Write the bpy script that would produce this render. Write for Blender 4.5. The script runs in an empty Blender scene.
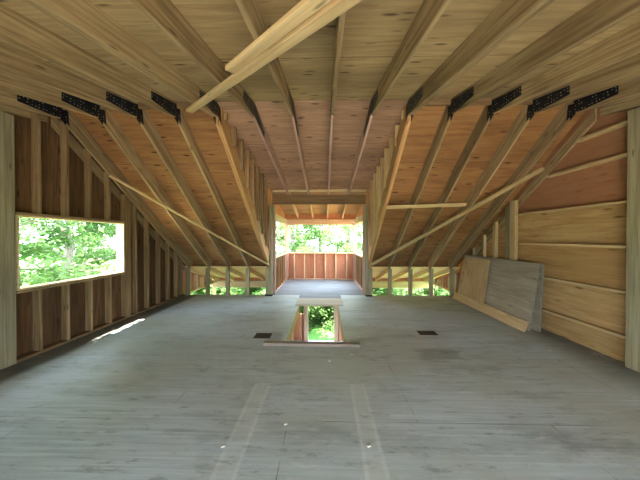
import bpy, bmesh, math, random
from mathutils import Vector, Matrix
random.seed(7)
S = bpy.context.scene
COL = S.collection

# ------------------------------------------------------------------ camera
EYE = 1.73
cam_d = bpy.data.cameras.new('camera'); cam = bpy.data.objects.new('camera', cam_d); COL.objects.link(cam)
cam_d.sensor_width = 36; cam_d.lens = 13.5; cam_d.clip_end = 300
cam.location = (0, 0, EYE)
cam.rotation_euler = (math.pi/2 - 0.0083, 0, 0.0208)
S.camera = cam

# ------------------------------------------------------------------ world, sun, exposure
w = bpy.data.worlds.new('sky'); S.world = w; w.use_nodes = True
bg = w.node_tree.nodes['Background']
bg.inputs[0].default_value = (0.68, 0.85, 1.0, 1); bg.inputs[1].default_value = 1.0
sd = bpy.data.lights.new('sun', 'SUN'); sd.energy = 4.0; sd.angle = 0.009; sd.color = (1, .95, .86)
sun = bpy.data.objects.new('sun', sd); COL.objects.link(sun)
sdir = Vector((-math.cos(math.radians(74)), -0.03, math.sin(math.radians(74))))   # towards the sun
sun.rotation_euler = sdir.to_track_quat('Z', 'Y').to_euler()
def portal(name, loc, rot, sx, sy):
    l = bpy.data.lights.new(name, 'AREA'); l.shape = 'RECTANGLE'; l.size = sx; l.size_y = sy
    l.cycles.is_portal = True
    o = bpy.data.objects.new(name, l); COL.objects.link(o); o.location = loc; o.rotation_euler = rot
H = math.pi/2
portal('window_portal', (-4.45, 4.19, 1.53), (0, -H, 0), 1.1, 1.8)
portal('rear_portal', (.4, -1.85, .75), (H, 0, 0), 4.3, 1.5)
portal('dormer_portal', (-.17, 10.2, 1.7), (-H, 0, 0), 2.9, 1.2)
S.view_settings.view_transform = 'Standard'; S.view_settings.look = 'None'
S.view_settings.gamma = 1; S.view_settings.use_curve_mapping = False
S.view_settings.exposure = 4.5
S.cycles.max_bounces = 10; S.cycles.diffuse_bounces = 6
S.cycles.sample_clamp_indirect = 4

# ------------------------------------------------------------------ node helpers
def new_mat(name, rough=.75):
    m = bpy.data.materials.new(name); m.use_nodes = True
    nt = m.node_tree; b = nt.nodes['Principled BSDF']
    b.inputs['Roughness'].default_value = rough
    b.inputs['Specular IOR Level'].default_value = .2
    return m, nt, b
def nd(nt, t, **kw):
    n = nt.nodes.new(t)
    for k, v in kw.items(): setattr(n, k, v)
    return n
def val(nt, sock, v):
    if isinstance(v, (int, float)): sock.default_value = v
    else: nt.links.new(v, sock)
def math_(nt, op, a, b=0.0, c=0.0, clamp=False):
    n = nd(nt, 'ShaderNodeMath', operation=op); n.use_clamp = clamp
    val(nt, n.inputs[0], a); val(nt, n.inputs[1], b); val(nt, n.inputs[2], c)
    return n.outputs[0]
def mix(nt, f, a, b, mode='MIX'):
    n = nd(nt, 'ShaderNodeMix', data_type='RGBA', blend_type=mode)
    val(nt, n.inputs[0], f)
    for i, x in ((6, a), (7, b)):
        if isinstance(x, tuple): n.inputs[i].default_value = (*x, 1)
        else: nt.links.new(x, n.inputs[i])
    return n.outputs[2]
def mapped(nt, scale, rot=(0,0,0), rnd=True, seed=0.0):
    tc = nd(nt, 'ShaderNodeTexCoord'); mp = nd(nt, 'ShaderNodeMapping')
    mp.inputs['Scale'].default_value = scale; mp.inputs['Rotation'].default_value = rot
    nt.links.new(tc.outputs['Object'], mp.inputs[0])
    if rnd:
        oi = nd(nt, 'ShaderNodeObjectInfo'); cx = nd(nt, 'ShaderNodeCombineXYZ')
        k = math_(nt, 'MULTIPLY', oi.outputs['Random'], 37.0)
        nt.links.new(k, cx.inputs[0]); nt.links.new(k, cx.inputs[1]); nt.links.new(k, cx.inputs[2])
        nt.links.new(cx.outputs[0], mp.inputs['Location'])
    else: mp.inputs['Location'].default_value = (seed, seed, seed)
    return mp.outputs[0]
def noise(nt, vec, scale=1.0, detail=4, rough=.55, dist=0.0):
    n = nd(nt, 'ShaderNodeTexNoise'); nt.links.new(vec, n.inputs['Vector'])
    n.inputs['Scale'].default_value = scale; n.inputs['Detail'].default_value = detail
    n.inputs['Roughness'].default_value = rough; n.inputs['Distortion'].default_value = dist
    return n.outputs['Fac']
def ramp(nt, f, lo, hi, a=0.0, b=1.0):
    n = nd(nt, 'ShaderNodeMapRange'); nt.links.new(f, n.inputs[0])
    for i, v in zip((1,2,3,4), (lo, hi, a, b)): n.inputs[i].default_value = v
    return n.outputs[0]

def lumber(name, c_light, c_dark, stain=.5, knots=True, rough=.75):
    """sawn board, grain along local x"""
    m, nt, b = new_mat(name, rough)
    g = noise(nt, mapped(nt, (.7, 16, 16)), 1.6, 5, .6, .4)
    col = mix(nt, ramp(nt, g, .36, .66), c_dark, c_light)
    if knots:
        v = nd(nt, 'ShaderNodeTexVoronoi'); nt.links.new(mapped(nt, (1.5, 7, 7)), v.inputs['Vector'])
        v.inputs['Scale'].default_value = 1.3
        k = ramp(nt, v.outputs['Distance'], .05, .14, .75, 0)
        col = mix(nt, k, col, tuple(x*.35 for x in c_dark))
    s = noise(nt, mapped(nt, (.9, 2.2, 2.2)), 1.0, 3, .6)
    col = mix(nt, ramp(nt, s, .55, .78, 0, stain), col, tuple(x*.42 for x in c_dark))
    oi = nd(nt, 'ShaderNodeObjectInfo')
    hv = nd(nt, 'ShaderNodeHueSaturation')
    nt.links.new(col, hv.inputs['Color'])
    nt.links.new(ramp(nt, oi.outputs['Random'], 0, 1, .82, 1.14), hv.inputs['Value'])
    nt.links.new(hv.outputs[0], b.inputs['Base Color'])
    bp = nd(nt, 'ShaderNodeBump'); bp.inputs['Strength'].default_value = .15; bp.inputs['Distance'].default_value = .003
    nt.links.new(g, bp.inputs['Height']); nt.links.new(bp.outputs[0], b.inputs['Normal'])
    return m
def plywood(name, c_light, c_dark, axis='x', seams=None, seed=0.0, patch=.5, knotty=.8, gain=.14):
    """sheets of plywood, long grain along world axis 'axis'; seams = [(axis index, position, half width)]"""
    m, nt, b = new_mat(name, .8)
    if axis == 'x': sc, kc, pc = (1.0, 13, 13), (2.2, 9, 9), (.5, 1.3, 1.3)
    elif axis == 'y': sc, kc, pc = (13, 1.0, 13), (9, 2.2, 9), (1.3, .5, 1.3)
    else: sc, kc, pc = (13, 13, 1.0), (9, 9, 2.2), (1.3, 1.3, .5)
    g = noise(nt, mapped(nt, sc, rnd=False, seed=seed), 1.2, 6, .62, 1.2)
    col = mix(nt, ramp(nt, g, .5-gain, .5+gain), c_dark, c_light)
    p = noise(nt, mapped(nt, pc, rnd=False, seed=seed+3), 1.1, 3, .5)
    col = mix(nt, ramp(nt, p, .42, .66, 0, patch), col, tuple(x*.6 for x in c_dark))
    v = nd(nt, 'ShaderNodeTexVoronoi'); nt.links.new(mapped(nt, kc, rnd=False, seed=seed+9), v.inputs['Vector'])
    v.inputs['Scale'].default_value = 1.0
    k = ramp(nt, v.outputs['Distance'], .08, .2, knotty, 0)
    col = mix(nt, k, col, tuple(x*.28 for x in c_dark))
    if seams:
        tc = nd(nt, 'ShaderNodeTexCoord'); sp = nd(nt, 'ShaderNodeSeparateXYZ'); nt.links.new(tc.outputs['Object'], sp.inputs[0])
        for ax, pitch, off, wd in seams:
            q = math_(nt, 'DIVIDE', math_(nt, 'SUBTRACT', sp.outputs[ax], off), pitch)
            fr = math_(nt, 'ABSOLUTE', math_(nt, 'SUBTRACT', math_(nt, 'FRACT', math_(nt, 'ADD', q, .5)), .5))
            msk = math_(nt, 'LESS_THAN', fr, wd/pitch)
            col = mix(nt, math_(nt, 'MULTIPLY', msk, .8), col, (.03, .02, .012))
    nt.links.new(col, b.inputs['Base Color'])
    bp = nd(nt, 'ShaderNodeBump'); bp.inputs['Strength'].default_value = .12; bp.inputs['Distance'].default_value = .003
    nt.links.new(g, bp.inputs['Height']); nt.links.new(bp.outputs[0], b.inputs['Normal'])
    return m
def flat(name, c, rough=.6, metal=0):
    m, nt, b = new_mat(name, rough)
    n = noise(nt, mapped(nt, (6, 6, 6)), 1, 3)
    nt.links.new(mix(nt, n, tuple(x*.8 for x in c), tuple(min(1, x*1.15) for x in c)), b.inputs['Base Color'])
    b.inputs['Metallic'].default_value = metal
    return m

M = {}
M['rafter'] = lumber('rafter lumber', (.44, .31, .15), (.22, .138, .06), .8)
M['rafter_orange'] = lumber('orange lumber', (.62, .36, .14), (.44, .22, .08), .3)
M['stud'] = lumber('stud lumber', (.36, .23, .105), (.20, .12, .05), .4)
M['pale'] = lumber('pale lumber', (.74, .56, .32), (.58, .40, .20), .15)
M['girt'] = lumber('girt lumber', (.66, .48, .24), (.50, .33, .14), .2)
M['beam'] = lumber('beam lumber', (.27, .165, .075), (.16, .09, .04), .5, False)
M['pink'] = lumber('pinkish lumber', (.62, .42, .31), (.44, .26, .18), .15, False)
M['post'] = lumber('grey green post lumber', (.36, .30, .17), (.22, .175, .095), .35)
M['weathered'] = lumber('weathered lumber', (.36, .28, .22), (.20, .145, .11), .4, False)
M['deck_near'] = plywood('roof plywood near', (.53, .37, .175), (.30, .185, .078), 'x', [(1, 1.22, 3.7, .004)], 1, .55, .9, .22)
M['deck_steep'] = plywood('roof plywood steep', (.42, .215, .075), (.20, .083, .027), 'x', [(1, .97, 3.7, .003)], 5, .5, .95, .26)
M['deck_dormer'] = plywood('roof plywood dormer', (.52, .31, .175), (.30, .16, .088), 'x', [(1, 1.2, 3.7, .004)], 8, .5, .9, .22)
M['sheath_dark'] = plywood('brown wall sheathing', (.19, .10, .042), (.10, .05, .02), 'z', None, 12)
M['sheath_pink'] = plywood('pink wall sheathing', (.62, .27, .16), (.50, .19, .10), 'z', None, 15, .2, .2)
M['sheath_porch'] = plywood('yellow porch sheathing', (.66, .46, .20), (.50, .33, .13), 'x', None, 17, .3, .3)
# gable sheathing on the boarded side: redder sheets above, yellower sheets below
def boarded():
    m = plywood('boarded wall sheathing', (.60, .385, .165), (.42, .235, .085), 'y', [(2, 1.24, 1.61, .003)], 22, .35)
    nt = m.node_tree; b = nt.nodes['Principled BSDF']; src = b.inputs['Base Color'].links[0].from_socket
    tc = nd(nt, 'ShaderNodeTexCoord'); sp = nd(nt, 'ShaderNodeSeparateXYZ'); nt.links.new(tc.outputs['Object'], sp.inputs[0])
    hi = math_(nt, 'GREATER_THAN', sp.outputs[2], 2.23)
    mid = math_(nt, 'MULTIPLY', math_(nt, 'GREATER_THAN', sp.outputs[2], .99), math_(nt, 'LESS_THAN', sp.outputs[2], 1.61))
    c = mix(nt, math_(nt, 'MULTIPLY', hi, .75), src, (.31, .12, .06))
    c = mix(nt, math_(nt, 'MULTIPLY', mid, .35), c, (.40, .20, .06))
    nt.links.new(c, b.inputs['Base Color']); return m
M['boarded'] = boarded()
M['ply_grey'] = plywood('grey weathered plywood', (.50, .41, .28), (.33, .26, .17), 'y', None, 31, .35, .5)
M['ply_fresh'] = plywood('fresh plywood', (.62, .43, .22), (.46, .28, .12), 'z', None, 35, .3)
M['ply_strip'] = plywood('pale plywood strip', (.70, .50, .27), (.54, .35, .16), 'y', None, 37, .15, .3)
M['ply_edge'] = lumber('plywood edge', (.30, .24, .17), (.16, .12, .08), .3, False)
M['ply_pale'] = plywood('pale dusty plywood', (.60, .54, .42), (.47, .41, .31), 'x', None, 39, .3, .2)
M['ply_blue'] = plywood('blue grey dusty plywood', (.29, .30, .32), (.20, .21, .225), 'x', None, 41, .3, .2)
M['black'] = flat('black metal', (.012, .012, .013), .5)
M['dark_plate'] = flat('dark plate', (.045, .035, .035), .6)
M['chip'] = flat('pale chip', (.75, .7, .6), .8)
M['bark'] = lumber('bark', (.30, .26, .21), (.16, .13, .10), .4, False)
M['concrete'] = flat('concrete', (.35, .34, .31), .9)

def plate_mat():
    m, nt, b = new_mat('black perforated plate', .45)
    v = nd(nt, 'ShaderNodeTexVoronoi', feature='F1'); v.inputs['Randomness'].default_value = 0.35
    nt.links.new(mapped(nt, (0, 1, 1), rnd=False), v.inputs['Vector']); v.inputs['Scale'].default_value = 22
    k = math_(nt, 'LESS_THAN', v.outputs['Distance'], .17)
    nt.links.new(mix(nt, k, (.007, .007, .009), (.42, .38, .30)), b.inputs['Base Color']); return m
M['plate'] = plate_mat()

def floor_mat():
    m, nt, b = new_mat('weathered subfloor', .62)
    tc = nd(nt, 'ShaderNodeTexCoord'); sp = nd(nt, 'ShaderNodeSeparateXYZ'); nt.links.new(tc.outputs['Object'], sp.inputs[0])
    X, Y = sp.outputs[0], sp.outputs[1]
    g = noise(nt, mapped(nt, (.55, 22, 1), rnd=False), 1.6, 7, .7, .5)
    c = mix(nt, ramp(nt, g, .3, .72), (.36, .43, .455), (.66, .76, .80))
    p = noise(nt, mapped(nt, (.5, .9, 1), rnd=False, seed=4), .9, 4, .6)
    c = mix(nt, ramp(nt, p, .4, .6, 0, .75), c, (.42, .46, .41))
    p2 = noise(nt, mapped(nt, (.8, 2.5, 1), rnd=False, seed=11), 1.2, 6, .7)
    c = mix(nt, ramp(nt, p2, .52, .68, 0, .5), c, (.21, .235, .225))
    fine = noise(nt, mapped(nt, (14, 40, 1), rnd=False, seed=2), 1.0, 3, .6)
    c = mix(nt, ramp(nt, fine, .58, .75, 0, .35), c, (.58, .61, .57))
    # sheet seams
    br = nd(nt, 'ShaderNodeTexBrick'); br.offset = .5
    mp = nd(nt, 'ShaderNodeMapping'); mp.inputs['Location'].default_value = (.35, -4.69 + 1.22*6, 0)
    nt.links.new(tc.outputs['Object'], mp.inputs[0]); nt.links.new(mp.outputs[0], br.inputs['Vector'])
    br.inputs['Scale'].default_value = 1; br.inputs['Brick Width'].default_value = 2.44; br.inputs['Row Height'].default_value = 1.22
    br.inputs['Mortar Size'].default_value = .004; br.inputs['Mortar Smooth'].default_value = 0
    brk = noise(nt, mapped(nt, (.8, 3, 1), rnd=False, seed=7), 1.3, 2)
    c = mix(nt, math_(nt, 'MULTIPLY', br.outputs['Fac'], ramp(nt, brk, .42, .6, .0, .6)), c, (.04, .04, .035))
    def box(x0, x1, y0, y1, soft=.02, wob=.03):
        n = math_(nt, 'MULTIPLY', math_(nt, 'SUBTRACT', noise(nt, mapped(nt, (3, 8, 1), rnd=False, seed=x0*3), 1, 3), .5), wob*2)
        dx = math_(nt, 'SUBTRACT', math_(nt, 'ABSOLUTE', math_(nt, 'SUBTRACT', math_(nt, 'ADD', X, n), (x0+x1)/2)), (x1-x0)/2)
        dy = math_(nt, 'SUBTRACT', math_(nt, 'ABSOLUTE', math_(nt, 'SUBTRACT', math_(nt, 'ADD', Y, n), (y0+y1)/2)), (y1-y0)/2)
        d = math_(nt, 'MAXIMUM', dx, dy)
        return d, ramp(nt, d, -soft, soft, 1, 0)
    sg = noise(nt, mapped(nt, (3, 9, 1), rnd=False, seed=51), 2, 5, .7)
    # two long pale rectangular marks with brighter rims
    for x0, x1 in ((-.83, -.64), (.29, .47)):
        d, k = box(x0, x1, .3, 2.83, .012, .012)
        c = mix(nt, math_(nt, 'MULTIPLY', k, .2), c, (.72, .75, .70))
        rim = math_(nt, 'LESS_THAN', math_(nt, 'ABSOLUTE', math_(nt, 'ADD', d, .018)), .016)
        c = mix(nt, math_(nt, 'MULTIPLY', rim, ramp(nt, sg, .4, .62, .05, .45)), c, (.74, .77, .74))
    # grey stains with a shape of their own
    for bx in ((1.40, 1.98, 3.42, 3.76), (-.95, -.75, 3.9, 4.4), (2.0, 2.6, 1.98, 2.1)):
        d, k = box(*bx, soft=.05, wob=.12)
        c = mix(nt, math_(nt, 'MULTIPLY', k, .5), c, (.18, .18, .165))
    # wall shade painted into the floor colour along both gable walls
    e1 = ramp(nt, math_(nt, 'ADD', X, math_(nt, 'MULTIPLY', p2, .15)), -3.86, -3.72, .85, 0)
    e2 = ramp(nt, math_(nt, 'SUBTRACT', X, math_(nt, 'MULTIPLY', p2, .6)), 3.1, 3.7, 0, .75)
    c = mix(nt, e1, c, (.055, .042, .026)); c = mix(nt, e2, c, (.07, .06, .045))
    sc = noise(nt, mapped(nt, (2.5, 9, 1), rnd=False, seed=31), 1.6, 7, .75)
    sm = noise(nt, mapped(nt, (.7, .9, 1), rnd=False, seed=19), 1, 2)
    c = mix(nt, math_(nt, 'MULTIPLY', ramp(nt, sc, .56, .66), ramp(nt, sm, .48, .62, 0, .6)), c, (.62, .66, .63))
    c = mix(nt, math_(nt, 'MULTIPLY', ramp(nt, sc, .44, .34), .45), c, (.12, .13, .12))
    # paint specks
    v = nd(nt, 'ShaderNodeTexVoronoi'); nt.links.new(mapped(nt, (1, 1, 1), rnd=False), v.inputs['Vector']); v.inputs['Scale'].default_value = 2.2
    c = mix(nt, math_(nt, 'LESS_THAN', v.outputs['Distance'], .03), c, (.7, .72, .7))
    nt.links.new(c, b.inputs['Base Color'])
    nt.links.new(ramp(nt, p2, .3, .7, .38, .62), b.inputs['Roughness']); b.inputs['Specular IOR Level'].default_value = .5
    bp = nd(nt, 'ShaderNodeBump'); bp.inputs['Strength'].default_value = .3; bp.inputs['Distance'].default_value = .004
    nt.links.new(g, bp.inputs['Height']); nt.links.new(bp.outputs[0], b.inputs['Normal'])
    return m
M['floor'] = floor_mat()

# ------------------------------------------------------------------ builders
def tag(o, label=None, cat=None, group=None, kind=None):
    if label: o['label'] = label
    if cat: o['category'] = cat
    if group: o['group'] = group
    if kind: o['kind'] = kind
    return o
def link(name, bm, mat, parent=None):
    me = bpy.data.meshes.new(name); bmesh.ops.recalc_face_normals(bm, faces=bm.faces); bm.to_mesh(me); bm.free()
    o = bpy.data.objects.new(name, me); COL.objects.link(o)
    if isinstance(mat, (list, tuple)):
        for x in mat: me.materials.append(x)
    else: me.materials.append(mat)
    if parent: o.parent = parent
    return o
def empty(name, loc):
    o = bpy.data.objects.new(name, None); COL.objects.link(o); o.location = loc; o.empty_display_size = .1; return o
def bx(bm, x0, x1, y0, y1, z0, z1):
    v = [bm.verts.new((x, y, z)) for x in (x0, x1) for y in (y0, y1) for z in (z0, z1)]
    for f in ((0,1,3,2), (4,6,7,5), (0,4,5,1), (2,3,7,6), (0,2,6,4), (1,5,7,3)): bm.faces.new([v[i] for i in f])
def board(name, a, b, w, h, mat, up=(0,0,1), off=(0,0), c0=0, c1=0, parent=None, bev=.003):
    """a board from a to b; w across, h along 'up'; off shifts the axis (across, up); c0/c1 skew the end cuts"""
    a, b = Vector(a), Vector(b); d = b - a; L = d.length; x = d.normalized()
    u = Vector(up); z = (u - x*u.dot(x)).normalized(); y = z.cross(x)
    bm = bmesh.new()
    vs = []
    for sx, c in ((-1, c0), (1, c1)):
        for sy in (-1, 1):
            for sz in (-1, 1): vs.append(bm.verts.new((sx*L/2 + c*sz*h/2, sy*w/2, sz*h/2)))
    for f in ((0,1,3,2), (4,6,7,5), (0,4,5,1), (2,3,7,6), (0,2,6,4), (1,5,7,3)): bm.faces.new([vs[i] for i in f])
    if bev: bmesh.ops.bevel(bm, geom=list(bm.edges), offset=bev, segments=1, affect='EDGES')
    o = link(name, bm, mat)
    c = (a + b)/2 + y*off[0] + z*off[1]
    mw = Matrix((( x.x, y.x, z.x, c.x), (x.y, y.y, z.y, c.y), (x.z, y.z, z.z, c.z), (0,0,0,1)))
    if parent:
        o.parent = parent; mw = Matrix.Translation(-Vector(parent.location)) @ mw
    o.matrix_local = mw
    return o
def prism_yz(name, poly, x0, x1, mat, parent=None, origin=(0,0,0)):
    bm = bmesh.new(); O = Vector(origin)
    A = [bm.verts.new(Vector((x0, y, z)) - O) for y, z in poly]; B = [bm.verts.new(Vector((x1, y, z)) - O) for y, z in poly]
    bm.faces.new(A); bm.faces.new(list(reversed(B))); n = len(poly)
    for i in range(n): bm.faces.new((A[i], B[i], B[(i+1) % n], A[(i+1) % n]))
    return link(name, bm, mat, parent)
def struct(name, boxes, mat):
    bm = bmesh.new()
    for q in boxes: bx(bm, *q)
    return tag(link(name, bm, mat), kind='structure')
def struct_poly(name, polys, x0, x1, mat):
    bm = bmesh.new()
    for poly in polys:
        A = [bm.verts.new((x0, y, z)) for y, z in poly]; B = [bm.verts.new((x1, y, z)) for y, z in poly]
        bm.faces.new(A); bm.faces.new(list(reversed(B))); n = len(poly)
        for i in range(n): bm.faces.new((A[i], B[i], B[(i+1) % n], A[(i+1) % n]))
    return tag(link(name, bm, mat), kind='structure')
ORD = ['first', 'second', 'third', 'fourth', 'fifth', 'sixth', 'seventh', 'eighth', 'ninth', 'tenth', 'eleventh', 'twelfth', 'thirteenth']

# ------------------------------------------------------------------ key geometry (metres; floor at z = 0)
YR, ZR = 3.72, 3.61              # underside of the ridge
SN, SF, SD = .217, .793, .172    # slopes: near roof, steep far roof, dormer roof
YK = 7.2                         # knee posts
YB, YE = -1.7, 10.0              # rear wall, dormer end wall
XL, XR = -4.25, 4.05             # inner stud faces of the gable walls
DR = .234                        # rafter depth
zn = lambda y: ZR - SN*(YR - y)
zf = lambda y: ZR - SF*(y - YR)
zd = lambda y: ZR - SD*(y - YR)
DF = .27
TN, TF, TD = DR*math.hypot(1, SN), DF*math.hypot(1, SF), DR*math.hypot(1, SD)
RX = [.108 + .61*k for k in range(-7, 7)]
GROUND = -2.6
HX0, HX1, HY0, HY1 = -.67, .34, 3.97, 6.3     # stair opening

# ------------------------------------------------------------------ structure
# floor
fl = [(-4.39, 4.16, YB, HY0, -.022, 0), (-4.39, HX0, HY0, HY1, -.022, 0), (HX1, 4.16, HY0, HY1, -.022, 0), (-4.39, 4.16, HY1, 7.27, -.022, 0)]
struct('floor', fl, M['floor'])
struct('floor_dormer', [(-1.7, 1.34, 7.275, 10.12, -.022, 0)], M['ply_blue'])
struct('floor_joists', [(-4.39, -.72, YB, 7.2, -.05, -.024), (.39, 4.16, YB, 7.2, -.05, -.024), (-.72, .39, YB, HY0-.05, -.05, -.024), (-.72, .39, HY1+.05, 7.2, -.05, -.024)] if False else
       [(-4.39, 4.16, 7.16, 7.2, -.27, -.024)] + [(x, x+.04, YB, 7.15, -.27, -.024) for x in [-4.3+.4064*i for i in range(9)]] + [(x, x+.04, YB, 7.15, -.27, -.024) for x in [.45+.4064*i for i in range(9)]], M['stud'])
# roof decks
T = .016
def deck(name, x0, x1, pts, mat): return struct_poly(name, [pts], x0, x1, mat)
zt = ZR + TN
deck('ceiling', -4.7, 4.5, [(YR, zt), (YB-.6, zt-SN*(YR-YB+.6)), (YB-.6, zt-SN*(YR-YB+.6)+T), (YR, zt+T)], M['deck_near'])
ztf = ZR + TF
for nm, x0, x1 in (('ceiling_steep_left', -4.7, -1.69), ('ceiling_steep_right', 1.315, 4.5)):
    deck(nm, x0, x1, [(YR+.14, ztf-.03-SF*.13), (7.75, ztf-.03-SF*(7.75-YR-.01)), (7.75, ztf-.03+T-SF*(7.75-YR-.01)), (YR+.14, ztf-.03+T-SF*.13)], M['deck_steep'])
deck('ceiling_dormer', -1.95, 1.55, [(YR+.012, ZR+TD-.004), (10.4, ZR+TD-SD*(10.4-YR)), (10.4, ZR+TD-SD*(10.4-YR)+T), (YR+.012, ZR+TD+T)], M['deck_dormer'])
struct('ceiling_ridge', [(-4.7, 4.5, YR-.12, YR+.3, zt+.018, zt+.035)], M['beam'])
# porch roofs beyond the knee posts
pz = lambda y: .74 - .335*(y - 7.2)
for nm, x0, x1 in (('ceiling_porch_left', -4.45, -1.74), ('ceiling_porch_right', 1.36, 4.25)):
    deck(nm, x0, x1, [(7.3, pz(7.3)+.145), (9.5, pz(9.5)+.145), (9.5, pz(9.5)+.16), (7.3, pz(7.3)+.16)], M['sheath_porch'])
struct('wall_eave_left', [(-4.4, -1.74, 9.31, 9.325, .07, .2)], M['sheath_pink'])
struct('wall_eave_right', [(1.36, 4.17, 9.31, 9.325, .07, .2)], M['sheath_pink'])
# left gable wall with the window hole
def gable_poly(y0, y1, z0, top=.246, topf=.32):
    ys = sorted({y0, y1} | ({YR, YR+.012} if y0 < YR < y1 else set()))
    up = [(y, zn(y)+top if y <= YR else zf(y)+topf) for y in reversed(ys)]
    return [(y0, z0), (y1, z0)] + up
TIP = [(7.2, .8), (7.75, .6), (7.75, zf(7.75)+.32), (7.2, zf(7.2)+.32)]
WY0, WY1, WZ0, WZ1 = 3.23, 5.0, 1.0, 2.05
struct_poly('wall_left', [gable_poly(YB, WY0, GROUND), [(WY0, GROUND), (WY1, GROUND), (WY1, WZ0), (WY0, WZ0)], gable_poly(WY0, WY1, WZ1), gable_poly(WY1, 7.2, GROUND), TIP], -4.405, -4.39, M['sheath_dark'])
struct_poly('wall_right', [gable_poly(YB, 7.2, GROUND), TIP], 4.16, 4.175, M['boarded'])
porch_poly = [(7.2, GROUND), (9.2, GROUND), (9.2, pz(9.2)+.13), (7.2, pz(7.2)+.13)]
struct_poly('wall_porch_left', [[(7.2, 0), (9.2, 0), (9.2, pz(9.2)+.13), (7.2, pz(7.2)+.13)]], -4.4, -4.385, M['sheath_pink'])
struct_poly('wall_porch_right', [[(7.2, 0), (9.2, 0), (9.2, pz(9.2)+.13), (7.2, pz(7.2)+.13)]], 4.165, 4.18, M['sheath_pink'])
# unseen rear wall; openings sized and placed to light the room from behind
struct('wall_back', [(-4.39, 4.16, YB-.12, YB, GROUND, .06), (-4.39, -1.7, YB-.12, YB, .06, 2.4), (2.5, 4.16, YB-.12, YB, .06, 2.4), (.05, .15, YB-.12, YB, .06, 2.4), (-4.39, 4.16, YB-.12, YB, 1.45, 2.45)], M['sheath_dark'])
# dormer cheek walls and dormer room walls
def cheek(name, x0, x1):
    yy = 7.2
    P = [[(YR+.05, zf(YR+.05)+TF-.01), (yy, zf(yy)+TF-.01), (yy, zd(yy)+TD-.01), (YR+.05, zd(YR+.05)+TD-.01)],
         [(yy, -.25), (YE+.1, -.25), (YE+.1, 1.08), (7.75, 1.08), (7.75, 2.5), (yy, 2.5)],
         [(yy, 2.5), (YE+.1, 2.5), (YE+.1, zd(YE)+TD-.03), (yy, zd(yy)+TD-.01)]]
    return struct_poly(name, P, x0, x1, M['sheath_pink'])
cheek('wall_dormer_left', -1.72, -1.705); cheek('wall_dormer_right', 1.345, 1.36)
struct('wall_dormer_back', [(-1.7, 1.34, YE+.1, YE+.115, -.25, 1.08), (-1.7, 1.34, YE+.1, YE+.115, 2.5, zd(YE)+TD-.03)], M['sheath_pink'])
# lower storey: slab, half walls round the lower porch
struct('floor_lower', [(-4.5, 4.3, YB, 10.15, GROUND-.1, GROUND)], M['concrete'])
struct('wall_lower_porch', [(-4.4, -.87, 10.12, 10.135, GROUND, GROUND+1.13), (.54, 4.16, 10.12, 10.135, GROUND, GROUND+1.13)], M['sheath_pink'])
# window rim
bm = bmesh.new()
bx(bm, -4.41, XL, WY0, WY1, WZ0, WZ0+.02); bx(bm, -4.41, XL, WY0, WY1, WZ1-.02, WZ1)
bx(bm, -4.41, XL, WY0, WY0+.02, WZ0+.02, WZ1-.02); bx(bm, -4.41, XL, WY1-.02, WY1, WZ0+.02, WZ1-.02)
tag(link('window_1', bm, M['pale']), kind='structure')

M['bounce'] = flat('pale gravel', (.58, .53, .45), .9)
struct('ground_bounce', [(-16, 16, -22, YB-.3, GROUND-.1, GROUND-.06)], M['bounce'])  # unseen pale ground added behind the house to bounce light onto the ceiling
# ------------------------------------------------------------------ roof rafters
def rafter_pair(x, label, group, dormer, end=False):
    r = empty('rafter_pair', (x, YR, ZR)); tag(r, label, 'rafter', group)
    board('near_rafter', (x, YB-.5, zn(YB-.5)), (x, YR-.001, zn(YR)), .04, DR, M['rafter'], off=(0, DR/2), c1=SN, parent=r)
    s, t, ye = (SD, zd, 10.3) if dormer else (SF, zf, 7.3)
    dd = DR if dormer else DF
    board('far_rafter', (x, YR+.001, t(YR)), (x, ye, t(ye)), .04, dd, M['pink' if dormer else 'rafter_orange' if abs(x+.19) < 1.7 else 'rafter'], off=(0, dd/2), c0=-s, c1=0, parent=r)
    if 'bounding' in label:
        sx = .042 if x < 0 else -.042
        board('near_rafter', (x+sx, YB-.5, zn(YB-.5)), (x+sx, YR-.001, zn(YR)), .04, DR, M['rafter'], off=(0, DR/2), c1=SN, parent=r)
        board('far_rafter', (x+sx, YR+.03, t(YR+.03)), (x+sx, ye, t(ye)), .04, dd, M['rafter_orange'], off=(0, dd/2), c0=-s, parent=r)
    T2 = TD if dormer else TF
    yt, yn = (4.3, 3.2) if dormer else (3.82, 3.16)
    poly = [(yn, zn(yn)+.085), (YR-.12, zn(YR-.12)+.012), (YR, ZR+.006), (yt, t(yt)+.01), (yt+(.03 if dormer else -.02), t(yt)+T2*.5 if dormer else ZR+.15), (YR, ZR+TN-.035), (yn, zn(yn)+.20)]
    for sx in (-1, 1):
        ex = .042*sx if 'bounding' in label and sx*x < 0 else 0
        p = prism_yz('gusset_plate', poly, x+ex+sx*.0205, x+ex+sx*.0235, M['plate'], r, (x, YR, ZR))
        p['label'] = 'black perforated metal joint plate'
names_w = ['double rafter pair bounding the dormer on the window side', 'steep rafter pair next to the dormer side framing, window side', 'steep rafter pair midway between dormer and window wall', 'steep rafter pair second out from the window wall', 'end rafter pair running against the window wall studs']
names_b = ['rafter pair bounding the dormer on the boarded wall side', 'steep rafter pair beside the dormer framing, boarded wall side', 'steep rafter pair above the short horizontal cleat end, boarded side', 'steep rafter pair second from the boarded wall', 'steep rafter pair nearest the boarded wall, over the leaning sheets']
names_d = ['long rafter over dormer, first from the window side', 'long rafter over dormer, crossed by the temporary boards', 'long rafter over the dormer running straight down the middle', 'long rafter over dormer, nearest its boarded-wall side']
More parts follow.
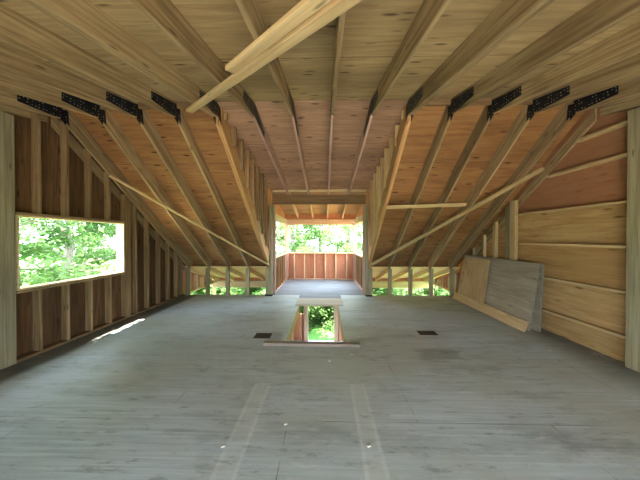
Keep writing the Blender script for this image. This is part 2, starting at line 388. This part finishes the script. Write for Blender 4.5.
for i in range(5):
    rafter_pair(RX[4-i], names_w[i], 'steep roof rafters on the window side', False)
    rafter_pair(RX[9+i], names_b[i], 'steep roof rafters on the boarded side', False)
for i in range(4): rafter_pair(RX[5+i], names_d[i], 'long rafters over the dormer', True)
for x, nm in ((-4.374, 'window'), (4.134, 'boarded')):
    r = empty('gable_rafter', (x, YR, ZR-.05)); tag(r, 'bare gable rafter pair set in the %s wall above its framing' % nm, 'rafter')
    board('near_rafter', (x, YB, zn(YB)-.04), (x, YR-.001, ZR-.04), .028, .16, M['rafter'], off=(0, .07), c1=SN, parent=r)
    board('far_rafter', (x, YR+.001, ZR-.04), (x, 7.3, zf(7.3)-.04), .028, .16, M['rafter'], off=(0, .07), c0=-SF, parent=r)
# ridge board seen between the steep bays
for x0, x1, nm in ((-4.35, -1.75, 'window'), (1.37, 4.1, 'boarded')):
    segs = [x for x in RX if x0-.1 < x < x1+.1]
    o = empty('ridge_blocking', ((x0+x1)/2, YR, zt)); tag(o, 'dark ridge blocking between steep rafters on the %s side' % nm, 'ridge board')
    xs = [x0] + segs + [x1]
    for p, q in zip(xs[:-1], xs[1:]):
        if q - p > .1: board('ridge_block', (p+.025, YR+.0, zt-.05), (q-.025, YR+.0, zt-.05), .035, .09, M['beam'], parent=o)

# ------------------------------------------------------------------ knee posts
lp = ['knee post at the window wall corner', 'second knee post out from the window wall', 'third knee post out from the window wall', 'knee post next to the dark dormer post, window side']
for x, l in zip([RX[0], RX[1], RX[2], RX[3]], lp):
    tag(board('knee_post', (x+.0, YK, 0), (x, YK, zf(YK+.05)), .10, .09, M['post'], up=(0,1,0)), l, 'post', 'knee posts on the window side')
rp = ['knee post next to the dark dormer post, boarded side', 'second knee post out from the dormer, boarded side', 'third knee post out from the dormer, boarded side', 'knee post beside the end of the leaning plywood sheets']
for x, l in zip(RX[10:14], rp):
    tag(board('knee_post', (x, YK, 0), (x, YK, zf(YK+.05)), .10, .09, M['post'], up=(0,1,0)), l, 'post', 'knee posts on the boarded side')
for x, nm in ((-1.68, 'window'), (1.31, 'boarded wall')):
    r = empty('dormer_post', (x, YK-.02, 0)); tag(r, 'thick dark dormer corner post with black base on the %s side' % nm, 'post')
    for k in (-1, 0, 1): board('post_stud', (x+k*.062, YK-.02, .045), (x+k*.062, YK-.02, 2.73 if k*x < 0 else zf(YK)-.02), .06, .14, M['post'], up=(0,1,0), parent=r)
    bm = bmesh.new(); bx(bm, -.1, .1, -.085, .085, 0, .045)
    o = link('post_base', bm, M['black'], r); o['label'] = 'black metal post base'

# ------------------------------------------------------------------ left wall studs, post
tag(board('wall_post', (XL-.065, 3.03, 0), (XL-.065, 3.03, zn(3.03)-.06), .13, .36, M['post'], up=(0,1,0)), 'broad grey wooden post beside the near edge of the window', 'post')
ys_w = [3.50, 3.89, 4.28, 4.67]
ws = board('window_sill_plate', (XL-.07, WY0-.01, WZ0-.021), (XL-.07, WY1+.02, WZ0-.021), .14, .04, M['stud']); tag(ws, 'rough horizontal sill board under the window opening', 'sill board')
wh = board('window_head_plate', (XL-.07, WY0-.01, WZ1+.021), (XL-.07, WY1+.02, WZ1+.021), .14, .04, M['stud']); tag(wh, 'rough horizontal head board over the window opening', 'head board')
for i, y in enumerate(ys_w):
    tag(board('wall_stud', (XL-.055, y, .042), (XL-.055, y, WZ0-.042), .108, .04, M['stud'], up=(0,1,0)), 'short stud below the window, %s from the broad grey post' % ORD[i], 'stud', 'short studs below the window')
    zt2 = (zn(y) if y < YR else zf(y)) + .18
    tag(board('wall_stud', (XL-.055, y, WZ1+.042), (XL-.055, y, zt2), .108, .04, M['stud'], up=(0,1,0)), 'stud above the window, %s from the broad grey post' % ORD[i], 'stud', 'studs above the window')
for y0, y1, lab in ((5.03, 5.17, 'wide stud pair framing the far edge of the window'),):
    tag(board('window_trimmer', (XL-.055, (y0+y1)/2, .042), (XL-.055, (y0+y1)/2, zf(y1)+.2), .108, y1-y0, M['stud'], up=(0,1,0)), lab, 'stud')
for i, y in enumerate((5.33, 5.70, 6.09, 6.47, 6.83, 7.05)):
    tag(board('wall_stud', (XL-.055, y, .042), (XL-.055, y, zf(y)+.2), .108, .04, M['stud'], up=(0,1,0)), 'window wall stud, %s beyond the window' % ORD[i], 'stud', 'studs beyond the window')
tag(board('sole_plate', (XL-.07, YB+.02, .02), (XL-.07, 7.14, .02), .14, .04, M['beam']), 'dark sole plate along the foot of the window wall', 'sole plate')

# ------------------------------------------------------------------ right wall girts, studs, posts
tag(board('wall_post', (XR+.04, 3.12, 0), (XR+.04, 3.12, zn(3.12)-.06), .11, .36, M['post'], up=(0,1,0)), 'broad wooden post at the near end of the boarded wall', 'post')
r = empty('wall_post', (XR+.055, 5.32, 0)); tag(r, 'built-up wooden post standing behind the leaning plywood sheets', 'post')
board('post_stud', (XR+.025, 5.405, 0), (XR+.025, 5.405, zf(5.46)+.2), .068, .13, M['post'], up=(0,1,0), parent=r)
board('post_stud', (XR+.025, 5.265, 0), (XR+.025, 5.265, zf(5.33)+.2), .07, .14, M['girt'], up=(0,1,0), parent=r)
gl = ['lowest girt just above the floor', 'girt at the height of the sheet tops', 'girt at about eye height', 'girt above head height', 'topmost long girt below the roof', 'short girt close under the ridge plates']
gl = ['lowest girt, just above the floor', 'second girt up, just below the sheet tops', 'third girt up, just under eye height', 'fourth girt up, where the red sheets begin', 'fifth girt up, across the red sheets', 'topmost short girt under the ridge']
for i, z in enumerate((.38, .99, 1.61, 2.22, 2.86, 3.30)):
    ye = 5.18 if z < 2.5 else (YR + (ZR-z-.1)/SF - .03)
    if z > 3.2: ye = 4.0
    tag(board('wall_girt', (XR+.06, 3.31, z), (XR+.06, ye, z), .10, .038, M['girt']), 'flat horizontal girt on the boarded wall: %s' % gl[i], 'girt', 'girts on the boarded wall')
for i, y in enumerate((5.82, 6.22, 6.65, 7.03)):
    tag(board('wall_stud', (XR+.025, y, 0), (XR+.025, y, zf(y)+.18), .068, .04 if i else .08, M['girt'], up=(0,1,0)), 'boarded wall stud, %s behind the leaning sheets past the built-up post' % ORD[i], 'stud', 'studs behind the leaning sheets')
tag(board('sole_plate', (XR+.055, YB+.02, .02), (XR+.055, 2.92, .02), .11, .04, M['beam']), 'sole plate along the near foot of the boarded wall', 'sole plate')

# ------------------------------------------------------------------ dormer framing
for sx, xc, nm in ((-1, -1.65, 'window side'), (1, 1.29, 'boarded side')):
    for i, y in enumerate((3.95, 4.32, 4.7, 5.07, 5.45, 5.85, 6.25, 6.65)):
        z0 = zf(y) + .24
        tag(board('cheek_stud', (xc, y, z0), (xc, y, zd(y)+TD-.012), .09, .04, M['stud' if sx < 0 else 'girt'], up=(0,1,0)), 'dormer cheek stud, %s down from the ridge on the %s' % (ORD[i], nm), 'stud', 'dormer cheek studs on the %s' % nm)
tag(board('dormer_header', (-1.58, YK, 2.735), (1.21, YK, 2.735), .09, .0, M['beam']) if False else board('dormer_header', (-1.58, YK, 2.88), (1.21, YK, 2.88), .09, .28, M['beam']), 'deep brown header beam across the dormer opening', 'beam')
tag(board('ledger_strip', (-1.58, YK-.02, 3.14), (1.21, YK-.02, 3.14), .04, .07, M['pale']), 'thin pale strip between rafters on top of the dormer header', 'strip')
def corner(x, y, lab, z1, mat='pink', wx=.06, wy=.09, z0=0):
    tag(board('dormer_corner_post', (x, y, z0), (x, y, z1), wx, wy, M[mat], up=(0,1,0)), lab, 'post', 'posts of the dormer bay')
corner(-1.558, 7.33, 'slim pinkish post at the near edge of the dormer bay, window side', 2.72, 'pink', .09)
corner(1.188, 7.33, 'slim pinkish post at the near edge of the dormer bay, boarded side', 2.72, 'pink', .09)
corner(-1.60, 9.97, 'pink post in the back corner of the dormer bay, window side', 2.28, 'pink', .14, .2)
corner(1.25, 9.97, 'pink post in the back corner of the dormer bay, boarded side', 2.28, 'pink', .14, .2)
tag(board('bay_header', (-1.68, 10.0, 2.39), (1.33, 10.0, 2.39), .12, .22, M['pink']), 'pink header over the dormer bay back opening', 'beam')
for x, nm in ((-1.62, 'window side'), (1.27, 'boarded side')):
    tag(board('bay_side_header', (x, 7.42, 2.39), (x, 9.86, 2.39), .1, .22, M['pink']), 'pinkish header over the dormer bay side opening, %s' % nm, 'beam')
    tag(board('bay_rail', (x-.0, 7.42, 1.10), (x, 9.86, 1.10), .13, .04, M['pale']), 'pale cap plate on the dormer bay half wall, %s' % nm, 'rail')
    for i, y in enumerate((7.8, 8.2, 8.6, 9.0, 9.4)):
        tag(board('bay_stud', (x, y, .042), (x, y, 1.078), .1, .04, M['stud'], up=(0,1,0)), 'short stud, %s along the dormer bay half wall on the %s' % (ORD[i], nm), 'stud', 'short side studs of the dormer bay, %s' % nm)
    tag(board('bay_plate', (x, 7.42, .02), (x, 9.86, .02), .12, .04, M['pink']), 'pinkish bottom plate of the dormer bay half wall, %s' % nm, 'sole plate')
tag(board('bay_rail', (-1.5, 10.02, 1.10), (1.15, 10.02, 1.10), .13, .04, M['pale']), 'pale cap plate on the dormer bay back half wall', 'rail')
tag(board('bay_plate', (-1.5, 10.02, .02), (1.15, 10.02, .02), .12, .04, M['pink']), 'pink bottom plate of the dormer bay back half wall', 'sole plate')
for i, x in enumerate((-1.28, -.86, -.43, .02, .45, .90)):
    tag(board('bay_stud', (x, 10.03, .042), (x, 10.03, 1.078), .045, .1, M['pale'], up=(0,1,0)), 'pale short stud in the dormer back half wall, %s counting from the window side' % ORD[i], 'stud', 'back studs of the dormer bay')

# ------------------------------------------------------------------ porch eaves beyond the knee posts
for xs, nm, mb in ((RX[0:4], 'window side', 'pink'), (RX[10:14], 'boarded side', 'sheath_porch')):
    for i, x in enumerate(xs):
        tag(board('eave_rafter', (x, 7.28, pz(7.28)), (x, 9.45, pz(9.45)), .04, .14, M['girt'], off=(0, .07)), 'low eave rafter outside the knee posts, %s, %s counting away from the wall' % (nm, ORD[i] if xs[0] < 0 else ORD[3-i]), 'rafter', 'eave rafters on the %s' % nm)
tag(board('eave_beam', (-4.38, 9.25, -.05), (-1.74, 9.25, -.05), .09, .26, M['pink']), 'pinkish eave beam outside on the window side', 'beam')
tag(board('eave_beam', (1.37, 9.25, -.05), (4.15, 9.25, -.05), .09, .26, M['girt']), 'yellowish eave beam outside on the boarded side', 'beam')
for x, nm in ((-4.31, 'window side'), (4.09, 'boarded side')):
    tag(board('eave_sill', (x, 7.28, .02), (x, 9.2, .02), .15, .05, M['pale']), 'pale sill under the low eave end wall, %s' % nm, 'sill board')
    for i, y in enumerate((7.5, 7.9, 8.3, 8.7, 9.1)):
        tag(board('eave_stud', (x, y, .045), (x, y, pz(y)-.0), .13, .05, M['pale'], up=(0,1,0)), 'short stud in the low eave end wall, %s out, %s' % (ORD[i], nm), 'stud', 'eave end wall studs, %s' % nm)
    tag(board('eave_support', (x, 9.25, GROUND), (x, 9.25, -.19), .09, .09, M['girt'], up=(0,1,0)), 'outside post holding the eave beam, %s' % nm, 'post')

# ------------------------------------------------------------------ stair opening
tag(board('opening_trimmer', (HX0-.02, HY0, -.145), (HX0-.02, HY1, -.145), .04, .243, M['girt']), 'yellow joist lining the stair opening on the window side', 'joist')
tag(board('opening_trimmer', (HX1+.02, HY0, -.145), (HX1+.02, HY1, -.145), .04, .243, M['girt']), 'yellow joist lining the stair opening on the boarded side', 'joist')
tag(board('opening_header', (HX0-.04, HY1+.02, -.045), (HX1+.04, HY1+.02, -.045), .04, .045, M['girt']), 'joist under the far end of the stair opening', 'joist')
tag(board('opening_header', (HX0-.04, HY0-.02, -.145), (HX1+.04, HY0-.02, -.145), .04, .243, M['girt']), 'joist under the near end of the stair opening', 'joist')
tag(board('loose_board', (-.99, 3.86, .023), (.56, 3.83, .023), .09, .045, M['weathered']), 'weathered brown board lying across the near edge of the stair opening', 'board')
bm = bmesh.new(); bx(bm, -.76, .47, 6.12, 6.80, .001, .022); tag(link('plywood_sheet', bm, M['ply_pale']), 'pale dusty plywood panel capping the far end of the stair opening', 'plywood')
bm = bmesh.new(); bx(bm, -.75, .46, 6.81, 7.9, .001, .019); tag(link('plywood_sheet', bm, M['ply_blue']), 'blue grey plywood panel on the floor between stair opening and dormer', 'plywood')
# lower porch posts and studs seen through the opening
for x, nm in ((-.79, 'window side'), (.46, 'boarded side')):
    tag(board('lower_post', (x, 10.05, GROUND), (x, 10.05, -.03), .16, .14, M['pink'], up=(0,1,0)), 'brown lower storey post seen through the stair opening, %s' % nm, 'post')
for i, x in enumerate((-1.35, -1.0, .62)):
    tag(board('lower_stud', (x, 10.07, GROUND), (x, 10.07, GROUND+1.13), .045, .09, M['pink'], up=(0,1,0)), ['lower storey stud farthest out, seen through the stair opening', 'lower storey stud beside the brown post, window side', 'lower storey stud beside the brown post, boarded side'][i], 'stud')

# ------------------------------------------------------------------ temporary braces
nN = Vector((0, SN, -1)).normalized()      # below the near rafters
nF = Vector((0, -SF, -1)).normalized()     # below the steep rafters
def on_near(x, y, d): p = Vector((x, y, zn(y))); n = Vector((0, SN, -1)).normalized(); return p + n*d
def on_far(x, y, d): p = Vector((x, y, zf(y))); n = Vector((0, -SF, -1)).normalized(); return p + n*d
tag(board('brace_board', on_near(-1.90, 3.33, .021), on_near(.30, 1.20, .021), .09, .038, M['girt'], up=nN), 'long pale temporary board nailed diagonally under the near rafters', 'brace', 'temporary boards overhead')
tag(board('brace_board', on_near(-.86, 2.16, .021), on_near(.18, 1.145, .021), .09, .038, M['girt'], up=nN), 'shorter pale board lying alongside the long overhead diagonal board', 'brace', 'temporary boards overhead')
tag(board('diagonal_brace', on_far(-4.14, 4.55, .021), on_far(-1.66, 7.07, .021), .05, .035, M['girt'], up=nF), 'thin pale diagonal brace under the steep rafters on the window side', 'brace')
tag(board('diagonal_brace', on_far(3.98, 4.47, .021), on_far(1.34, 7.07, .021), .09, .038, M['girt'], up=nF), 'long diagonal brace under the steep rafters on the boarded side', 'brace')
tag(board('cleat_board', on_far(1.33, 5.24, .015), on_far(3.0, 5.18, .015), .09, .025, M['girt'], up=nF), 'short level board under the steep rafters, ending at the diagonal brace', 'brace')

# ------------------------------------------------------------------ leaning plywood sheets
def sheet(name, xb, xt, y0, y1, h, t, mat, lab, z0=0.0, grp=None, slant=0.0):
    a = math.atan2(xt-xb, h); L = h/math.cos(a)
    bm = bmesh.new(); y1_ = y1-y0
    # slab: local y along wall, local z up the sheet
    P = [(0, 0), (y1_, 0), (y1_-slant, L), (0-.0, L)]
    A = [bm.verts.new((0, p[0], p[1])) for p in P]; B = [bm.verts.new((t, p[0], p[1])) for p in P]
    bm.faces.new(A); bm.faces.new(list(reversed(B)))
    for i in range(4): bm.faces.new((A[i], B[i], B[(i+1) % 4], A[(i+1) % 4]))
    o = link(name, bm, [mat, M['ply_edge']])
    for f in o.data.polygons: f.material_index = 0 if abs(f.normal.x) > .5 else 1
    o.location = (xb, y0, z0); o.rotation_euler = (0, a, 0)
    return tag(o, lab, 'plywood', grp)
sheet('plywood_sheet', 3.965, 4.022, 4.50, 6.86, 1.24, .018, M['ply_grey'], 'rearmost dark plywood sheet of the leaning stack', grp='leaning plywood sheets')
sheet('plywood_sheet', 3.925, 4.0, 4.51, 6.86, 1.25, .018, M['ply_grey'], 'third plywood sheet back in the leaning stack', grp='leaning plywood sheets')
sheet('plywood_sheet', 3.84, 3.965, 4.55, 6.88, 1.25, .018, M['ply_grey'], 'second plywood sheet back in the leaning stack', grp='leaning plywood sheets')
sheet('plywood_sheet', 3.77, 3.96, 4.50, 6.91, 1.26, .018, M['ply_grey'], 'large grey weathered plywood sheet at the front of the leaning stack', grp='leaning plywood sheets', slant=.1)
sheet('plywood_offcut', 3.71, 3.89, 5.72, 6.86, 1.21, .016, M['ply_fresh'], 'orange fresh plywood offcut leaning on the grey sheet', slant=.08)
sheet('plywood_strip', 3.66, 3.74, 4.46, 6.98, .18, .016, M['ply_strip'], 'long pale plywood strip at the foot of the leaning stack')

# ------------------------------------------------------------------ small floor things
for (x0, x1, y0, y1), lab in (((-1.24, -.95, 4.10, 4.32), 'flat dark rectangle on the floor beside the stair opening, window side'), ((1.70, 2.02, 4.30, 4.48), 'flat dark rectangle on the open floor toward the leaning sheets')):
    bm = bmesh.new(); bx(bm, x0, x1, y0, y1, .0005, .006); tag(link('floor_plate', bm, M['dark_plate']), lab, 'plate')
for i, (x, y, lab) in enumerate(((-.86, 1.95, 'light wood chip beside the pale floor mark nearer the window'), (.05, 3.35, 'pale wood chip in front of the loose board'), (.38, 3.55, 'light wood chip near the end of the loose board'), (3.45, 3.75, 'pale wood chip on the floor by the boarded wall'), (.35, 1.98, 'tiny pale wood chip on the pale floor mark by the boarded side'), (-.38, 2.2, 'tiny pale wood chip between the two pale floor marks'))):
    tag(board('wood_chip', (x, y, .004), (x+.03, y+.012, .004), .014, .008, M['chip'], bev=.001), lab, 'wood chip', 'wood chips on the floor')

# ------------------------------------------------------------------ outside
def leaf_mat(name, c, tr):
    m, nt, b = new_mat(name, .5)
    oi = noise(nt, mapped(nt, (1, 1, 1)), .9, 2)
    geo = noise(nt, mapped(nt, (1, 1, 1)), 7, 1)
    col = mix(nt, ramp(nt, geo, .35, .65), tuple(x*.55 for x in c), c)
    col = mix(nt, ramp(nt, oi, .4, .65, 0, .6), col, tr)
    nt.links.new(col, b.inputs['Base Color'])
    t = nd(nt, 'ShaderNodeBsdfTranslucent'); nt.links.new(col, t.inputs[0])
    mx = nd(nt, 'ShaderNodeMixShader'); mx.inputs[0].default_value = .5
    nt.links.new(b.outputs[0], mx.inputs[1]); nt.links.new(t.outputs[0], mx.inputs[2])
    nt.links.new(mx.outputs[0], nt.nodes['Material Output'].inputs[0])
    return m
M['leaf'] = leaf_mat('leaves', (.105, .21, .05), (.19, .29, .10))
M['leaf2'] = leaf_mat('leaves pale', (.19, .31, .09), (.30, .40, .17))
M['grass'] = flat('grass', (.06, .15, .03), .9)
bm = bmesh.new(); bx(bm, -70, 70, -40, 80, GROUND-.5, GROUND-.1)
tag(link('ground', bm, M['grass']), kind='structure')

def tube(bm, pts, r0, r1, n=7):
    rings = []
    for i, p in enumerate(pts):
        p = Vector(p); d = (Vector(pts[min(i+1, len(pts)-1)]) - Vector(pts[max(i-1, 0)])).normalized()
        a = d.orthogonal().normalized(); b_ = d.cross(a); r = r0 + (r1-r0)*i/(len(pts)-1)
        rings.append([bm.verts.new(p + (a*math.cos(2*math.pi*k/n) + b_*math.sin(2*math.pi*k/n))*r) for k in range(n)])
    for q, s in zip(rings[:-1], rings[1:]):
        for k in range(n): bm.faces.new((q[k], q[(k+1) % n], s[(k+1) % n], s[k]))
    bm.faces.new(rings[0]); bm.faces.new(rings[-1])
def make_tree(height, spread, nleaf, leaf, mat, rs, low=.25):
    R = random.Random(rs)
    root = empty('tree', (0, 0, 0))
    bt, bb, bl = bmesh.new(), bmesh.new(), bmesh.new()
    pts = [(R.uniform(-.12, .12)*i*.6, R.uniform(-.12, .12)*i*.6, height*i/7) for i in range(8)]
    tube(bt, pts, height*.016+.05, .04)
    clusters = []
    nb = 22
    for j in range(nb):
        t = low + (1-low)*(j+.5)/nb; i = min(6, int(t*7)); f = t*7-i
        p0 = Vector(pts[i]).lerp(Vector(pts[i+1]), f)
        az = j*2.4 + R.uniform(-.4, .4); ln = spread*(1.05-.6*t)*R.uniform(.75, 1.1)
        q = [p0]; d = Vector((math.cos(az), math.sin(az), R.uniform(.15, .6)))
        for s in range(5):
            q.append(q[-1] + d*ln/5); d = (d + Vector((R.uniform(-.3, .3), R.uniform(-.3, .3), R.uniform(-.35, .15)))).normalized()
            if s > 0: clusters.append((q[-1], .35+.12*s))
            if s in (1, 2, 3):
                e = Vector((R.uniform(-1, 1), R.uniform(-1, 1), R.uniform(-.2, .5))).normalized()
                q2 = [q[-1], q[-1]+e*ln*.15, q[-1]+e*ln*.3+Vector((0, 0, -.06))]
                tube(bb, q2, .014, .005, 4); clusters.append((q2[-1], .45)); clusters.append((q2[1], .35))
        tube(bb, q, .045*(1.2-t), .008, 5)
    for k in range(nleaf):
        c, r = R.choice(clusters); r *= spread/3.2
        p = c + Vector((R.gauss(0, 1), R.gauss(0, 1), R.gauss(0, .55)))*r*.62
        n = Vector((R.gauss(0, .5), R.gauss(0, .5), 1)).normalized(); a = n.orthogonal().normalized()
        a = (Matrix.Rotation(R.uniform(0, 6.28), 3, n) @ a); b_ = n.cross(a); s = leaf*R.uniform(.6, 1.3)
        bl.faces.new([bl.verts.new(p + a*s*u + b_*s*v + n*w_) for u, v, w_ in ((-.55, 0, 0), (-.1, -.33, .01), (.6, 0, -.02*1), (-.1, .33, .01))])
    link('trunk', bt, M['bark'], root); link('branches', bb, M['bark'], root)
    me = bpy.data.meshes.new('foliage'); bl.to_mesh(me); bl.free(); me.materials.append(mat)
    fo = bpy.data.objects.new('foliage', me); COL.objects.link(fo); fo.parent = root; fo['kind'] = 'stuff'
    return root
def copy_tree(o):
    c = o.copy(); COL.objects.link(c)
    for ch in list(o.children):
        d = ch.copy(); COL.objects.link(d); d.parent = c
    return c
P0 = make_tree(10, 3.4, 9000, .17, M['leaf'], 1, .2)
P1 = make_tree(9, 3.2, 8000, .17, M['leaf2'], 2, .15)
P2 = make_tree(13, 4.6, 11000, .27, M['leaf'], 3, .08)
P3 = make_tree(12, 4.6, 11000, .27, M['leaf2'], 4, .08)
P4 = make_tree(9.5, 3.0, 4200, .16, M['leaf2'], 9, .18)
B0 = make_tree(1.9, 1.5, 5200, .12, M['leaf'], 12, .03)
P5 = make_tree(11, 3.0, 6500, .17, M['leaf'], 21, .55)
spots = [
 (P0, -12.0, 15.0, 5, 1.1, 'leafy tree beyond the far edge of the window'),
 (P5, -7.1, 2.7, 0, 1.2, 'tall added tree, its high crown dappling the sun at the window'),  # added out of view to break up the sun band below the window
 (P5, -5.9, 9.0, 2, 1.4, 'tall added tree, its high crown shading the dormer bay from the sun'),  # added out of view to block sun streaks on the dormer floor
 (P4, -7.7, 4.9, 2, 1, 'thin pale tree with bare curving branches right outside the window'),
  # proto, x, y, rot, scale, label
 (P0, -10.2, 9.2, 0, 1, 'leafy tree filling the middle of the window view'),
 (P1, -8.6, 4.0, 1, 1, 'pale green tree just outside the near edge of the window'),
 (P1, -14.0, 13.5, 3, 1.2, 'pale tree farther behind in the window view'),
 (P0, -15.5, 9.0, 2, 1.3, 'tall tree behind the middle tree outside the window'),
 (P2, -24, 24, 2, 1.2, 'distant tree diagonally past the window'),
 (P0, -2.4, 17.5, 4, 1.0, 'tree before the dormer bay opening, toward the window side'),
 (P1, 1.9, 18.5, 2, 1.0, 'tree before the dormer bay opening, toward the boarded side'),
 (P2, -.5, 25, 3, 1.0, 'broad tree centred far behind the dormer bay'),
 (P3, -7.5, 24, 5, 1.0, 'broad pale tree far behind the dormer on the window side'),
 (P3, 6.5, 25, 1, 1.0, 'broad pale tree far behind the dormer on the boarded side'),
 (P2, 13.5, 27, 4, 1.0, 'broad tree far off beyond the boarded side eave'),
 (P2, -14.5, 29, 0, 1.0, 'broad tree far off beyond the window side eave'),
 (P3, 3, 33, 2, 1.25, 'tallest pale tree in the woods behind the dormer'),
 (P3, -4, 34, 4, 1.25, 'tall pale tree deep in the woods behind the dormer'),
]
bl = ['third bush from the window side under the woods, low and round', 'low bush far out under the window side eave', 'low round bush below the middle of the dormer bay', 'low bush under the boarded side eave, near the dormer', 'low bush below the middle of the boarded side eave', 'low bush toward the far end of the boarded side eave', 'outermost low bush on the boarded side']
spots += [(B0, x, y, i, q, bl[i]) for i, (x, y, q) in enumerate(((-6.2, 13.6, 1.3), (-8.3, 14.2, 1.4), (-.6, 13.2, 1.1), (1.9, 14.6, 1.4), (5.2, 13.4, 1.3), (7.0, 14.2, 1.4), (9.0, 15.0, 1.5)))]
spots += [(B0, -1.7, 12.1, 0, 1, 'low bush below the dormer, seen through the stair opening'),
 (B0, .5, 12.6, 2, .95, 'low bush below the dormer toward the boarded side'),
 (B0, -4.3, 13.0, 3, 1.2, 'low bush under the eave on the window side'),
 (B0, 3.4, 13.2, 1, 1.2, 'low bush under the eave on the boarded side'),
 (B0, -.5, 14.3, 1, 1.5, 'taller bush behind the low ones below the dormer')]
used = set()
for pr, x, y, rz, sc, lab in spots:
    o = pr if pr.name not in used else copy_tree(pr); used.add(pr.name)
    o.location = (x, y, GROUND-.15); o.rotation_euler = (0, 0, rz); o.scale = (sc,)*3
    tag(o, lab, 'tree', 'trees in the woods outside')
